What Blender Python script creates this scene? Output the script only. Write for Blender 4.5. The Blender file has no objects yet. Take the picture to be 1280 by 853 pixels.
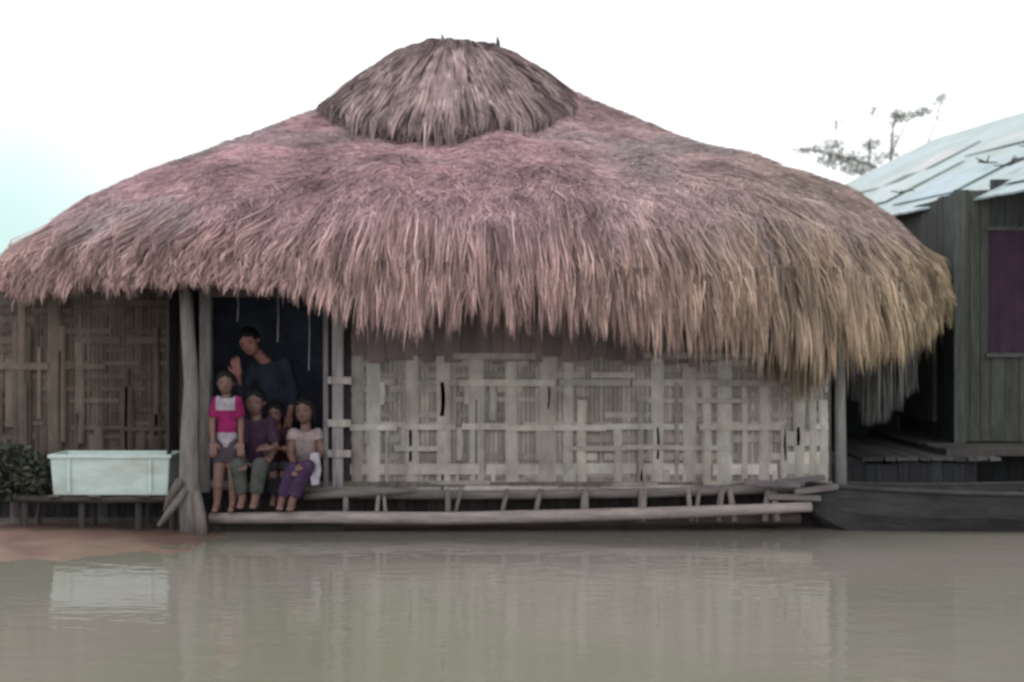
import bpy, bmesh, math, random
import numpy as np
from mathutils import Vector, Matrix

random.seed(7)
rng = np.random.default_rng(11)
R = math.radians
scene = bpy.context.scene
col = scene.collection

# ------------------------------------------------------------------ camera facts
CAM_Y, CAM_Z, F = -11.0, 1.557, 1650.0      # metres, metres, focal length for a 1280 wide picture

def P(px, py, Y=0.0):
    """world point standing at depth Y and seen at photo position (px, py)"""
    s = F / (Y - CAM_Y)
    return Vector(((px - 640.0) / s, Y, CAM_Z + (426.5 - py) / s))

# ------------------------------------------------------------------ materials
def new_mat(name):
    m = bpy.data.materials.new(name); m.use_nodes = True
    nt = m.node_tree
    return m, nt, nt.nodes['Principled BSDF']

def mat(name, color=None, rough=0.85, var=0.35, scale=6.0, stretch=(1, 1, 1), bump=0.3, bump_scale=40.0,
        spec=0.3, attr=False, color2=None, streak=None, metallic=0.0, mixr=(.42,.6)):
    m, nt, b = new_mat(name)
    N, L = nt.nodes, nt.links
    tc = N.new('ShaderNodeTexCoord')
    mp = N.new('ShaderNodeMapping'); mp.inputs['Scale'].default_value = stretch
    L.new(tc.outputs['Object'], mp.inputs['Vector'])
    n1 = N.new('ShaderNodeTexNoise'); n1.inputs['Scale'].default_value = scale
    n1.inputs['Detail'].default_value = 6; n1.inputs['Roughness'].default_value = 0.65
    L.new(mp.outputs['Vector'], n1.inputs['Vector'])
    rmp = N.new('ShaderNodeMapRange')
    rmp.inputs['From Min'].default_value = 0.3; rmp.inputs['From Max'].default_value = 0.7
    rmp.inputs['To Min'].default_value = 1 - var; rmp.inputs['To Max'].default_value = 1 + var
    L.new(n1.outputs['Fac'], rmp.inputs['Value'])
    if attr:
        a = N.new('ShaderNodeAttribute'); a.attribute_name = 'Col'; src = a.outputs['Color']
    else:
        c = N.new('ShaderNodeRGB'); c.outputs[0].default_value = (*color, 1); src = c.outputs[0]
    if color2 is not None:
        n2 = N.new('ShaderNodeTexNoise'); n2.inputs['Scale'].default_value = scale * 0.4
        n2.inputs['Detail'].default_value = 5
        L.new(mp.outputs['Vector'], n2.inputs['Vector'])
        cr = N.new('ShaderNodeMapRange'); cr.inputs['From Min'].default_value = mixr[0]; cr.inputs['From Max'].default_value = mixr[1]
        L.new(n2.outputs['Fac'], cr.inputs['Value'])
        mx = N.new('ShaderNodeMix'); mx.data_type = 'RGBA'
        L.new(cr.outputs['Result'], mx.inputs[0]); L.new(src, mx.inputs[6]); mx.inputs[7].default_value = (*color2, 1)
        src = mx.outputs[2]
    sc = N.new('ShaderNodeVectorMath'); sc.operation = 'SCALE'
    L.new(src, sc.inputs[0]); L.new(rmp.outputs['Result'], sc.inputs['Scale'])
    L.new(sc.outputs['Vector'], b.inputs['Base Color'])
    b.inputs['Roughness'].default_value = rough
    b.inputs['Specular IOR Level'].default_value = spec
    b.inputs['Metallic'].default_value = metallic
    if bump:
        n3 = N.new('ShaderNodeTexNoise'); n3.inputs['Scale'].default_value = bump_scale; n3.inputs['Detail'].default_value = 4
        L.new(mp.outputs['Vector'], n3.inputs['Vector'])
        bp = N.new('ShaderNodeBump'); bp.inputs['Strength'].default_value = bump; bp.inputs['Distance'].default_value = 0.02
        L.new(n3.outputs['Fac'], bp.inputs['Height']); L.new(bp.outputs['Normal'], b.inputs['Normal'])
    return m

M = {}
M['straw'] = mat('thatch_straw', attr=True, rough=0.9, var=0.22, scale=3.0, bump=0, spec=0.15)
M['straw_bed'] = mat('thatch_bed', (0.10, 0.068, 0.066), rough=0.95, var=0.5, scale=8, stretch=(1, 1, .4), bump=0.8, bump_scale=60)
M['bamboo'] = mat('split_bamboo', attr=True, rough=0.75, var=0.22, scale=9, stretch=(3, 3, .6), bump=0.35, bump_scale=60)
M['mat'] = mat('stained_split_bamboo', attr=True, rough=0.8, var=0.32, scale=5, stretch=(1, 1, .6), bump=0.35, bump_scale=60, color2=(0.23, 0.195, 0.165), mixr=(.5, .8))
M['wood'] = mat('weathered_wood', attr=True, rough=0.9, var=0.35, scale=7, stretch=(3, 3, .5), bump=0.6, bump_scale=45)
M['woodh'] = mat('weathered_beam', attr=True, rough=0.9, var=0.35, scale=7, stretch=(.5, 3, 3), bump=0.6, bump_scale=45)
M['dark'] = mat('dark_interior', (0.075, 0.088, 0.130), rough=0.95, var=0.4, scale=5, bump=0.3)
M['skin'] = mat('skin', attr=True, rough=0.6, var=0.08, scale=10, bump=0.05, spec=0.35)
M['hair'] = mat('black_hair', (0.012, 0.010, 0.010), rough=0.55, var=0.3, scale=30, stretch=(3, 3, .5), bump=0.6, bump_scale=80)
M['cloth'] = mat('cloth', attr=True, rough=0.95, var=0.32, scale=13, bump=0.5, bump_scale=28, spec=0.1)
M['trough'] = mat('white_plastic', (0.52, 0.62, 0.59), rough=0.5, var=0.10, scale=7, stretch=(1, 1, 2.5), bump=0.06, bump_scale=12, spec=0.4, color2=(0.40, 0.43, 0.39), mixr=(.5, .8))
M['tin'] = mat('painted_tin', attr=True, rough=0.5, var=0.14, scale=3, bump=0.15, bump_scale=9, color2=(0.24, 0.30, 0.295))
M['mud'] = mat('wet_mud', (0.135, 0.086, 0.062), rough=0.55, var=0.3, scale=2.2, bump=0.5, bump_scale=9, color2=(0.11, 0.062, 0.05), spec=0.5)
M['ground'] = mat('earth', (0.13, 0.11, 0.075), rough=0.95, var=0.35, scale=.6, bump=0.6, bump_scale=6, color2=(0.07, 0.085, 0.04))
M['leaf'] = mat('leaves', attr=True, rough=0.7, var=0.25, scale=4, bump=0)
M['bark'] = mat('bark', (0.16, 0.14, 0.12), rough=0.95, var=0.4, scale=9, stretch=(2, 2, .5), bump=0.7)
M['hull'] = mat('tarred_hull', (0.040, 0.038, 0.040), rough=0.7, var=0.4, scale=5, stretch=(.5, 2, 2), bump=0.5, bump_scale=30)
M['curtain'] = mat('purple_cloth', (0.055, 0.028, 0.050), rough=0.95, var=0.2, scale=6, bump=0.4, bump_scale=12)

# water
def water_mat():
    m, nt, b = new_mat('muddy_flood_water'); N, L = nt.nodes, nt.links
    tc = N.new('ShaderNodeTexCoord')
    n = N.new('ShaderNodeTexNoise'); n.inputs['Scale'].default_value = 0.28; n.inputs['Detail'].default_value = 4
    L.new(tc.outputs['Object'], n.inputs['Vector'])
    cr = N.new('ShaderNodeValToRGB')
    cr.color_ramp.elements[0].position = 0.35; cr.color_ramp.elements[0].color = (0.150, 0.152, 0.115, 1)
    cr.color_ramp.elements[1].position = 0.65; cr.color_ramp.elements[1].color = (0.185, 0.165, 0.148, 1)
    L.new(n.outputs['Fac'], cr.inputs['Fac']); L.new(cr.outputs['Color'], b.inputs['Base Color'])
    b.inputs['Roughness'].default_value = 0.05
    b.inputs['IOR'].default_value = 1.33
    mp = N.new('ShaderNodeMapping'); mp.inputs['Scale'].default_value = (1.2, 2.0, 1)
    L.new(tc.outputs['Object'], mp.inputs['Vector'])
    n2 = N.new('ShaderNodeTexNoise'); n2.inputs['Scale'].default_value = 3.0; n2.inputs['Detail'].default_value = 2
    n2.inputs['Roughness'].default_value = 0.55
    L.new(mp.outputs['Vector'], n2.inputs['Vector'])
    bp = N.new('ShaderNodeBump'); bp.inputs['Strength'].default_value = 0.09; bp.inputs['Distance'].default_value = 0.05
    L.new(n2.outputs['Fac'], bp.inputs['Height']); L.new(bp.outputs['Normal'], b.inputs['Normal'])
    return m
M['water'] = water_mat()

# ------------------------------------------------------------------ mesh builder
class MB:
    def __init__(s): s.v = []; s.f = []; s.c = []
    def add(s, verts, faces, c=(.5, .5, .5)):
        o = len(s.v); s.v += [tuple(v) for v in verts]; s.f += [tuple(i + o for i in f) for f in faces]
        s.c += [c] * len(verts)
    def box(s, a, b, c=(.5, .5, .5), jit=0.0, rot=0.0, bev=0.0):
        """box from corner a to corner b, corners jittered, turned about Y by rot, edges chamfered by bev"""
        bm = bmesh.new(); bmesh.ops.create_cube(bm, size=1)
        a, b = Vector(a), Vector(b); cen = (a + b) / 2; d = b - a
        for v in bm.verts:
            v.co = Vector((v.co.x * d.x, v.co.y * d.y, v.co.z * d.z)) + Vector([random.uniform(-jit, jit) for _ in range(3)])
        if bev: bmesh.ops.bevel(bm, geom=bm.edges[:], offset=bev, segments=1, affect='EDGES')
        rm = Matrix.Rotation(rot, 3, 'Y')
        bm.verts.ensure_lookup_table()
        s.add([rm @ v.co + cen for v in bm.verts], [[v.index for v in f.verts] for f in bm.faces], c)
        bm.free()
    def tube(s, pts, rad, c=(.5, .5, .5), n=8, wob=0.0):
        pts = [Vector(p) for p in pts]; k = len(pts); vs = []
        rad = [rad] * k if not hasattr(rad, '__len__') else rad
        for i, p in enumerate(pts):
            t = (pts[min(i + 1, k - 1)] - pts[max(i - 1, 0)]).normalized()
            u = t.cross(Vector((0.13, 1, 0.07))).normalized()
            if u.length < .5: u = t.cross(Vector((1, 0, 0))).normalized()
            w = t.cross(u)
            for j in range(n):
                a = 2 * math.pi * j / n; r = rad[i] * (1 + random.uniform(-wob, wob))
                vs.append(p + (u * math.cos(a) + w * math.sin(a)) * r)
        fs = [(i * n + j, i * n + (j + 1) % n, (i + 1) * n + (j + 1) % n, (i + 1) * n + j) for i in range(k - 1) for j in range(n)]
        fs += [tuple(range(n))[::-1], tuple((k - 1) * n + j for j in range(n))]
        s.add(vs, fs, c)
    def build(s, name, m, parent=None, smooth=False):
        me = bpy.data.meshes.new(name); me.from_pydata(s.v, [], s.f); me.update()
        ca = me.color_attributes.new('Col', 'FLOAT_COLOR', 'POINT')
        arr = np.ones((len(s.v), 4), dtype=np.float32); arr[:, :3] = np.array(s.c, dtype=np.float32).reshape(-1, 3)
        ca.data.foreach_set('color', arr.ravel())
        me.materials.append(m)
        if smooth: me.shade_smooth()
        o = bpy.data.objects.new(name, me); col.objects.link(o)
        if parent: o.parent = parent; o.matrix_parent_inverse = Matrix.Translation(-parent.location)
        return o

def tag(o, label=None, cat=None, group=None, kind=None):
    if label: o['label'] = label
    if cat: o['category'] = cat
    if group: o['group'] = group
    if kind: o['kind'] = kind
    return o

def thing(name, loc, label, cat, group=None):
    o = bpy.data.objects.new(name, None); o.empty_display_size = .2; col.objects.link(o); o.location = loc
    return tag(o, label, cat, group)

def cj(c, a=0.12):
    k = 1 + random.uniform(-a, a)
    return tuple(max(0, x * k * (1 + random.uniform(-.03, .03))) for x in c)

def np_mesh(name, V, Fq, C, m, parent=None, smooth=False):
    me = bpy.data.meshes.new(name)
    nv, nf = len(V), len(Fq)
    me.vertices.add(nv); me.vertices.foreach_set('co', np.asarray(V, dtype=np.float32).ravel())
    me.loops.add(nf * 4); me.loops.foreach_set('vertex_index', np.asarray(Fq, dtype=np.int32).ravel())
    me.polygons.add(nf); me.polygons.foreach_set('loop_start', np.arange(0, nf * 4, 4, dtype=np.int32))
    try: me.polygons.foreach_set('loop_total', np.full(nf, 4, dtype=np.int32))
    except Exception: pass
    me.update(calc_edges=True); me.validate()
    ca = me.color_attributes.new('Col', 'FLOAT_COLOR', 'POINT')
    arr = np.ones((nv, 4), dtype=np.float32); arr[:, :3] = C
    ca.data.foreach_set('color', arr.ravel())
    me.materials.append(m)
    if smooth: me.shade_smooth()
    o = bpy.data.objects.new(name, me); col.objects.link(o)
    if parent: o.parent = parent; o.matrix_parent_inverse = Matrix.Translation(-parent.location)
    return o

# ------------------------------------------------------------------ thatched roof
RCX, RCY, RA, RB = -0.37, 2.6, 4.50, 3.42
Lx = np.array([0, .10, .20, .32, .52, .71, .844, .917, .965, 1.0])
Lz = np.array([4.36, 4.30, 4.12, 3.86, 3.50, 3.17, 2.89, 2.65, 2.43, 2.15])
Rz = np.array([4.36, 4.24, 4.04, 3.79, 3.41, 3.17, 2.92, 2.68, 2.45, 2.08])
def smooth_lut(x, xs, zs):
    return np.interp(x, xs, zs)

def plan(th, g):
    """superellipse plan point at angle th and radius fraction g, drawn out into a short ridge at the top"""
    n = 2.35
    c, s = np.cos(th), np.sin(th)
    r = (np.abs(c) ** n + np.abs(s) ** n) ** (-1 / n)
    n2 = 2.0 + 0 * th
    rr = r * np.clip(g, 0, 9) ** 1.0 + (1 - r) * 0
    x = RCX + RA * rr * c + 0.25 * (1 - np.clip(g, 0, 1)) ** 2 * np.sign(c) * np.abs(c) ** .5
    y = RCY + RB * rr * s
    return x, y

def lump(th, g):
    return (0.035 * np.sin(9 * th + 4 * g) + 0.03 * np.sin(17 * th - 9 * g + 1.3) + 0.02 * np.sin(31 * th + 15 * g)) * np.clip(g * 1.3, 0, 1)

def roof_z(th, g):
    w = 0.5 + 0.5 * np.cos(th)            # 1 on the right, 0 on the left
    z = (1 - w) * smooth_lut(g, Lx, Lz) + w * smooth_lut(g, Lx, Rz)
    return z + lump(th, g)

def roof_pt(th, g):
    x, y = plan(th, g); return np.stack([x, y, roof_z(th, g)], -1)

def vnoise(x, y, s, seed):
    """value noise in numpy"""
    g = np.random.default_rng(seed).random((64, 64))
    u, v = x * s + 100, y * s + 100
    i, j = np.floor(u).astype(int), np.floor(v).astype(int); fu, fv = u - i, v - j
    fu, fv = fu * fu * (3 - 2 * fu), fv * fv * (3 - 2 * fv)
    a = g[i % 64, j % 64]; b = g[(i + 1) % 64, j % 64]; c = g[i % 64, (j + 1) % 64]; d = g[(i + 1) % 64, (j + 1) % 64]
    return (a * (1 - fu) + b * fu) * (1 - fv) + (c * (1 - fu) + d * fu) * fv

def straw_color(x, y, z, bright, r):
    """mauve brown on the left and middle, tan grey on the right, patchy"""
    w = np.clip((x - 0.0) / 2.2, 0, 1)[:, None]
    left = np.array([0.49, 0.335, 0.355]); right = np.array([0.43, 0.34, 0.315])
    c = left * (1 - w) + right * w
    p = vnoise(x + .3 * z, z * 1.3 + y * .4, 1.5, 3); q = vnoise(x, z * 2 + y, 5.0, 4)
    grey = np.array([0.27, 0.235, 0.245])
    k = np.clip((p - .52) * 2.6, 0, .8)[:, None]
    c = c * (1 - k) + grey * k
    q2 = vnoise(x + 5, z * 2.2 + y, 9.0, 14)
    q3 = vnoise(x * 1.0 + 9, z + y * 1.2, 2.6, 21)
    c = c * (0.50 + 0.55 * p + 0.32 * q + .22 * q2 + .35 * (q3 - .5))[:, None]
    return c * bright[:, None] * (1 + (r - .5) * 0.42)[:, None]

def ribbons(paths, width, C):
    """paths (n,k,3); flat tapered blades, two crossed sides would be wasted at this size"""
    n, k, _ = paths.shape
    t = paths[:, 1:] - paths[:, :-1]; t = np.concatenate([t, t[:, -1:]], 1)
    t /= np.linalg.norm(t, axis=2, keepdims=True) + 1e-9
    rv = rng.normal(size=(n, 1, 3)); rv[:, :, 2] *= .2
    side = np.cross(t, np.broadcast_to(rv, t.shape)); side /= np.linalg.norm(side, axis=2, keepdims=True) + 1e-9
    tap = np.interp(np.linspace(0, 1, k), [0, .3, .8, 1], [.8, 1, .7, .12])[None, :, None]
    w = width[:, None, None] * tap
    V = np.stack([paths - side * w, paths + side * w], 2).reshape(-1, 3)
    base = (np.arange(n) * k * 2)[:, None] + (np.arange(k - 1) * 2)[None, :]
    Fq = np.stack([base, base + 1, base + 3, base + 2], -1).reshape(-1, 4)
    if C.ndim == 2: C = np.repeat(C[:, None, :], k, 1)
    return V, Fq, np.repeat(C.reshape(-1, 3), 2, 0)

def join(parts):
    V, Fq, C, o = [], [], [], 0
    for v, f, c in parts:
        V.append(v); Fq.append(f + o); C.append(c); o += len(v)
    return np.concatenate(V), np.concatenate(Fq), np.concatenate(C)

def shell(th_n=120, g_list=None, zfun=roof_pt, thick=0.12, colr=(0.24, 0.165, 0.17)):
    th = np.linspace(0, 2 * math.pi, th_n, endpoint=False)
    g_list = np.array(g_list)
    T, G = np.meshgrid(th, g_list, indexing='ij')
    pts = zfun(T.ravel(), G.ravel()).reshape(th_n, len(g_list), 3)
    low = pts.copy(); low[:, :, 2] -= thick; 
    m = len(g_list)
    A = pts.reshape(-1, 3); B = low.reshape(-1, 3)
    fs = []
    for i in range(th_n):
        i2 = (i + 1) % th_n
        for j in range(m - 1):
            fs.append((i * m + j, i * m + j + 1, i2 * m + j + 1, i2 * m + j))
            o = th_n * m
            fs.append((o + i * m + j, o + i2 * m + j, o + i2 * m + j + 1, o + i * m + j + 1))
        o = th_n * m
        fs.append((i * m + m - 1, o + i * m + m - 1, o + i2 * m + m - 1, i2 * m + m - 1))
    V = np.concatenate([A, B]); return V, np.array(fs), np.tile(np.array(colr), (len(V), 1))

# hang length of the fringe (metres below z at the eave) read along the front, by x
FXp = np.array([-5.2, -4.6, -3.9, -3.0, -2.2, -1.7, -1.1, -.4, .4, 1.1, 1.8, 2.4, 3.0, 3.6, 4.1, 4.4])
FZp = np.array([2.02, 1.95, 1.94, 1.97, 2.00, 1.90, 1.70, 1.68, 1.68, 1.55, 1.49, 1.40, 1.42, 1.62, 1.86, 2.0])

def front_bias(n):
    """angles around the roof, denser on the side that faces the water"""
    th = rng.random(n) * 2 * math.pi
    keep = (np.sin(th) < 0.25) | (rng.random(n) < 0.22)
    return th[keep]

def roof_strands():
    parts = []
    # surface straw lying down the slope
    n = 210000
    th = front_bias(n); n = len(th)
    g = np.sqrt(rng.random(n) * .985 + .012)
    k = 3; Ls = rng.uniform(.012, .034, n) * np.where(rng.random(n) < .08, 2, 1)
    ss = np.linspace(0, 1, k)[None, :]
    G = g[:, None] + Ls[:, None] * ss * 0.9
    TH = th[:, None] + (rng.normal(size=n) * .016)[:, None] * ss / np.maximum(g, .15)[:, None]
    Gc = np.minimum(G, 1.0)
    pt = roof_pt(TH.ravel(), Gc.ravel()).reshape(n, k, 3)
    over = np.clip(G - 1.0, 0, None)
    pt[:, :, 2] -= over * 3.2
    lift = (0.003 + rng.random(n) ** 3 * .028)[:, None] * (0.3 + ss)
    pt[:, :, 2] += lift
    pt[:, :, 0] += np.cos(TH) * lift * .6; pt[:, :, 1] += np.sin(TH) * lift * .6
    c = straw_color(pt[:, 0, 0], pt[:, 0, 1], pt[:, 0, 2], np.full(n, 1.0), rng.random(n))
    parts.append(ribbons(pt, rng.uniform(.0025, .0055, n), c))
    # hanging fringe, gathered in locks
    nl = 2000
    lt = front_bias(int(nl * 1.5)); nl = len(lt)
    lt = lt
    lg = np.where(rng.random(nl) < .03, rng.uniform(.90, .96, nl), rng.uniform(.958, 1.008, nl))
    per = 18
    th = np.repeat(lt, per) + rng.normal(size=nl * per) * .008
    g0 = np.clip(np.repeat(lg, per) + rng.normal(size=nl * per) * .012, .82, 1.02)
    lockr = np.repeat(rng.random(nl), per); lockb = np.repeat(rng.uniform(.5, 1.3, nl), per)
    n = nl * per
    start = roof_pt(th, np.minimum(g0, 1.0))
    zb = np.interp(start[:, 0], FXp, FZp)
    side = np.clip((np.sin(th) + .55) * 2, 0, 1)                    # flanks and back hang shorter
    zb = zb + side * 0.12
    # locks starting higher up end higher
    zb = zb + (1.0 - g0) * 2.6
    ln = (start[:, 2] - zb) * (np.where(lockr < .6, .62 + .3 * lockr, .70 + .42 * lockr) + rng.normal(size=n) * .10)
    ln = np.maximum(ln, .12)
    lth = np.repeat(lt, per); sway = np.repeat(rng.normal(size=nl) * .05, per)
    k = 6; ss = np.linspace(0, 1, k)[None, :]
    pull = ss ** 1.1 * .85
    dth = (lth - th)[:, None] * pull
    out = (0.03 + .05 * np.sin(ss * math.pi * .6)) * (0.6 + np.repeat(rng.random(nl), per)[:, None] * 1.2)
    rout = out * np.clip(ss * 1.5, 0, 1) ** 1.5 + rng.normal(size=n)[:, None] * .012 * ss
    x0, y0 = plan(th, g0)
    rx, ry = np.cos(th), np.sin(th) * RB / RA
    gd = (1.0 - g0)[:, None] * np.minimum(ss * 1.6, 1)              # first runs down to the edge
    X, Y = plan((th[:, None] + dth).ravel(), (g0[:, None] + gd * 0.9).ravel())
    X = X.reshape(n, k); Y = Y.reshape(n, k)
    surf = roof_z((th[:, None] + dth).ravel(), np.minimum((g0[:, None] + gd * .9), 1).ravel()).reshape(n, k)
    X = X + rx[:, None] * rout + sway[:, None] * ss * .8 + rng.normal(size=(n, 1)) * .012 * ss
    Y = Y + ry[:, None] * rout
    Zh = start[:, 2][:, None] - ln[:, None] * ss
    Z = np.where(ss < .35, np.maximum(Zh, surf + .012), Zh)
    Z = np.minimum(Z, start[:, 2][:, None] + .015)
    pt = np.stack([X, Y, Z], -1)
    w = np.clip((X[:, 0] - 0.2) / 3.2, 0, 1)[:, None, None]
    c0 = straw_color(pt[:, 0, 0], pt[:, 0, 1], pt[:, 0, 2], lockb * .9, rng.random(n))[:, None, :]
    tip = (np.array([0.60, 0.41, 0.375]) * (1 - w) + np.array([0.56, 0.445, 0.285]) * w) * (lockb * rng.uniform(.6, 1.15, n))[:, None, None]
    e = (ss ** .8)[:, :, None]
    c = c0 * (1 - e) + tip * e
    parts.append(ribbons(pt, rng.uniform(.0028, .0072, n), c))
    # an uneven inner curtain of dark straw behind the fringe
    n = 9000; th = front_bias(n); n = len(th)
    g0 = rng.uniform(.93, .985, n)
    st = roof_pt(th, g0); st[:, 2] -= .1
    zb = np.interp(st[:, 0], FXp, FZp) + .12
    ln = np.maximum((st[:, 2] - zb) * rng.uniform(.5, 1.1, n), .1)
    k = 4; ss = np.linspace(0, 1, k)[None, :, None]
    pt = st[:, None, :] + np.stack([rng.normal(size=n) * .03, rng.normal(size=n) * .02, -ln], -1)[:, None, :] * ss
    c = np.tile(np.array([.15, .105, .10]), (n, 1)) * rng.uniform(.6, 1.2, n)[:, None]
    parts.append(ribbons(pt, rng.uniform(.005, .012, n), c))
    # a few loose straws blown out of the bundle
    n = 420; th = front_bias(n); n = len(th); g0 = rng.uniform(.3, 1, n)
    st = roof_pt(th, g0); d = np.stack([np.cos(th) * .5 + rng.normal(size=n) * .5, np.sin(th) * .5, rng.normal(size=n) * .3 - .5], -1)
    d /= np.linalg.norm(d, axis=1, keepdims=True); ln = rng.uniform(.1, .22, n)[:, None]
    pt = np.stack([st, st + d * ln * .5 + [0, 0, .03], st + d * ln + [0, 0, -.03]], 1)
    c = straw_color(st[:, 0], st[:, 1], st[:, 2], np.full(n, 1.2), rng.random(n))
    parts.append(ribbons(pt, np.full(n, .004), c))
    return parts

# ------------------------------------------------------------------ the ridge cap (upper bell of thatch)
CX, CY = -0.60, 2.55
capx = np.array([0, .25, .42, .62, .82, 1.0])
capz = np.array([4.50, 4.50, 4.40, 4.19, 3.98, 3.80])
CA, CB = 1.36, 2.15
def cap_pt(th, g):
    """the cap rides on the roof below it, thick in the middle with a lip all round, drawn out towards the front"""
    x = CX + CA * g * np.cos(th); y = CY + np.where(np.sin(th) < 0, CB, 1.4) * g * np.sin(th)
    tr_, rr_ = np.arctan2((y - RCY) / RB, (x - RCX) / RA), 0
    n = 2.35
    rg = (np.abs((x - RCX) / RA) ** n + np.abs((y - RCY) / RB) ** n) ** (1 / n)
    w = 0.5 + 0.5 * np.cos(th); lip = .02 + .10 * np.clip(-np.sin(th), 0, 1)
    z = roof_z(tr_, rg) + .34 * (1 - g ** (1.3 - .45 * w)) + lip - .05 * w * g * g + .012 * np.sin(11 * th + 3 * g)
    return np.stack([x, y, np.minimum(z, 4.53 - .10 * np.clip(-.55 - x, 0, 1) + .02 * np.sin(5 * x))], -1)
def cap_strands():
    parts = []
    n = 22000; th = rng.random(n) * 2 * math.pi; g = np.sqrt(rng.random(n)) * .97
    k = 5; ss = np.linspace(0, 1, k)[None, :]
    Ls = rng.uniform(.12, .3, n)
    G = g[:, None] + Ls[:, None] * ss
    TH = th[:, None] + rng.normal(size=n)[:, None] * .03 * ss
    pt = cap_pt(TH.ravel(), np.minimum(G, 1).ravel()).reshape(n, k, 3)
    pt[:, :, 2] += .015 + .03 * rng.random(n)[:, None] * ss
    ov = np.clip(G - 1, 0, None)
    pt[:, :, 2] -= ov * .8
    pt[:, :, 1] -= ov * .5 * (np.sin(th) < 0)[:, None]
    c = np.array([.175, .125, .132]) * rng.uniform(.45, 1.35, n)[:, None] * (0.7 + .6 * vnoise(pt[:, 0, 0], pt[:, 0, 2], 4, 9))[:, None]
    parts.append(ribbons(pt, rng.uniform(.004, .011, n), c))
    # locks drawn over the front of the cap
    nl = 260; per = 12
    lt = -math.pi / 2 + rng.normal(size=nl) * .75; lg = rng.uniform(.34, .78, nl); lb = rng.uniform(.7, 1.5, nl); ll = rng.uniform(.12, .5, nl)
    mid = np.abs(lt + math.pi / 2) < .25
    ll[mid] *= 1.2; lb[mid] *= 1.2
    n = nl * per
    lth = np.repeat(lt, per); th = lth + rng.normal(size=n) * .045
    g = np.repeat(lg, per) + rng.normal(size=n) * .02
    G = g[:, None] + np.repeat(ll, per)[:, None] * ss * rng.uniform(.8, 1.1, n)[:, None]
    TH = th[:, None] + (lth - th)[:, None] * ss * .8
    pt = cap_pt(TH.ravel(), np.minimum(G, 1).ravel()).reshape(n, k, 3)
    ov = np.clip(G - 1, 0, None)
    pt[:, :, 2] += .02 + .05 * np.sin(ss * 3) - ov * .8
    pt[:, :, 1] -= .02 + ov * .9
    c = np.array([.27, .205, .20]) * (np.repeat(lb, per) * rng.uniform(.7, 1.2, n))[:, None]
    parts.append(ribbons(pt, rng.uniform(.003, .007, n), c))
    return parts

# ------------------------------------------------------------------ HOUSE
house = thing('thatched_house', (0, 2.5, 0), 'woven bamboo house on stilts under a shaggy pinkish brown thatched roof, standing in flood water', 'house')

V, Fq, C = shell(g_list=[0.02, .1, .2, .32, .45, .58, .71, .8, .87, .93, .97, 1.0])
Vb = (V, Fq, C)
V, Fq, C = join([Vb] + roof_strands())
roof = np_mesh('roof', V, Fq, C, M['straw'], house)
V, Fq, C = join([shell(th_n=60, g_list=[0.03, .2, .4, .6, .8, .95], zfun=cap_pt, thick=.06, colr=(.06, .045, .05))] + cap_strands())
cap = np_mesh('ridge_cap', V, Fq, C, M['straw'], roof)
tag(cap, 'darker bell of thatch capping the ridge')
# small pegs and a binding stick on the ridge
for px, py, h in ((553, 58, .13), (622, 60, .12)):
    b = MB(); p = P(px, py, 2.5)
    b.tube([p - Vector((0, 0, .2)), p + Vector((.005, 0, h * .5)), p + Vector((-.005, 0, h))], [.03, .022, .006], (.10, .085, .09), 6)
    b.build('ridge_peg', M['wood'], roof)
b = MB()
a0, a1 = P(508, 64, 2.2), P(560, 55, 2.2)
b.tube([a0, (a0 + a1) / 2 + Vector((0, 0, .01)), a1], [.05, .055, .04], (.11, .09, .095), 7, .1)
b.build('ridge_pole', M['wood'], roof)

# rafters under the roof
for i, th in enumerate(np.linspace(0, 2 * math.pi, 18, endpoint=False)):
    b = MB(); q = [Vector(roof_pt(np.array([th]), np.array([g]))[0]) - Vector((0, 0, .17)) for g in (.05, .3, .6, .85, .97)]
    b.tube(q, .03, cj((.10, .08, .07)), 6); b.build('rafter', M['wood'], roof)

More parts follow.
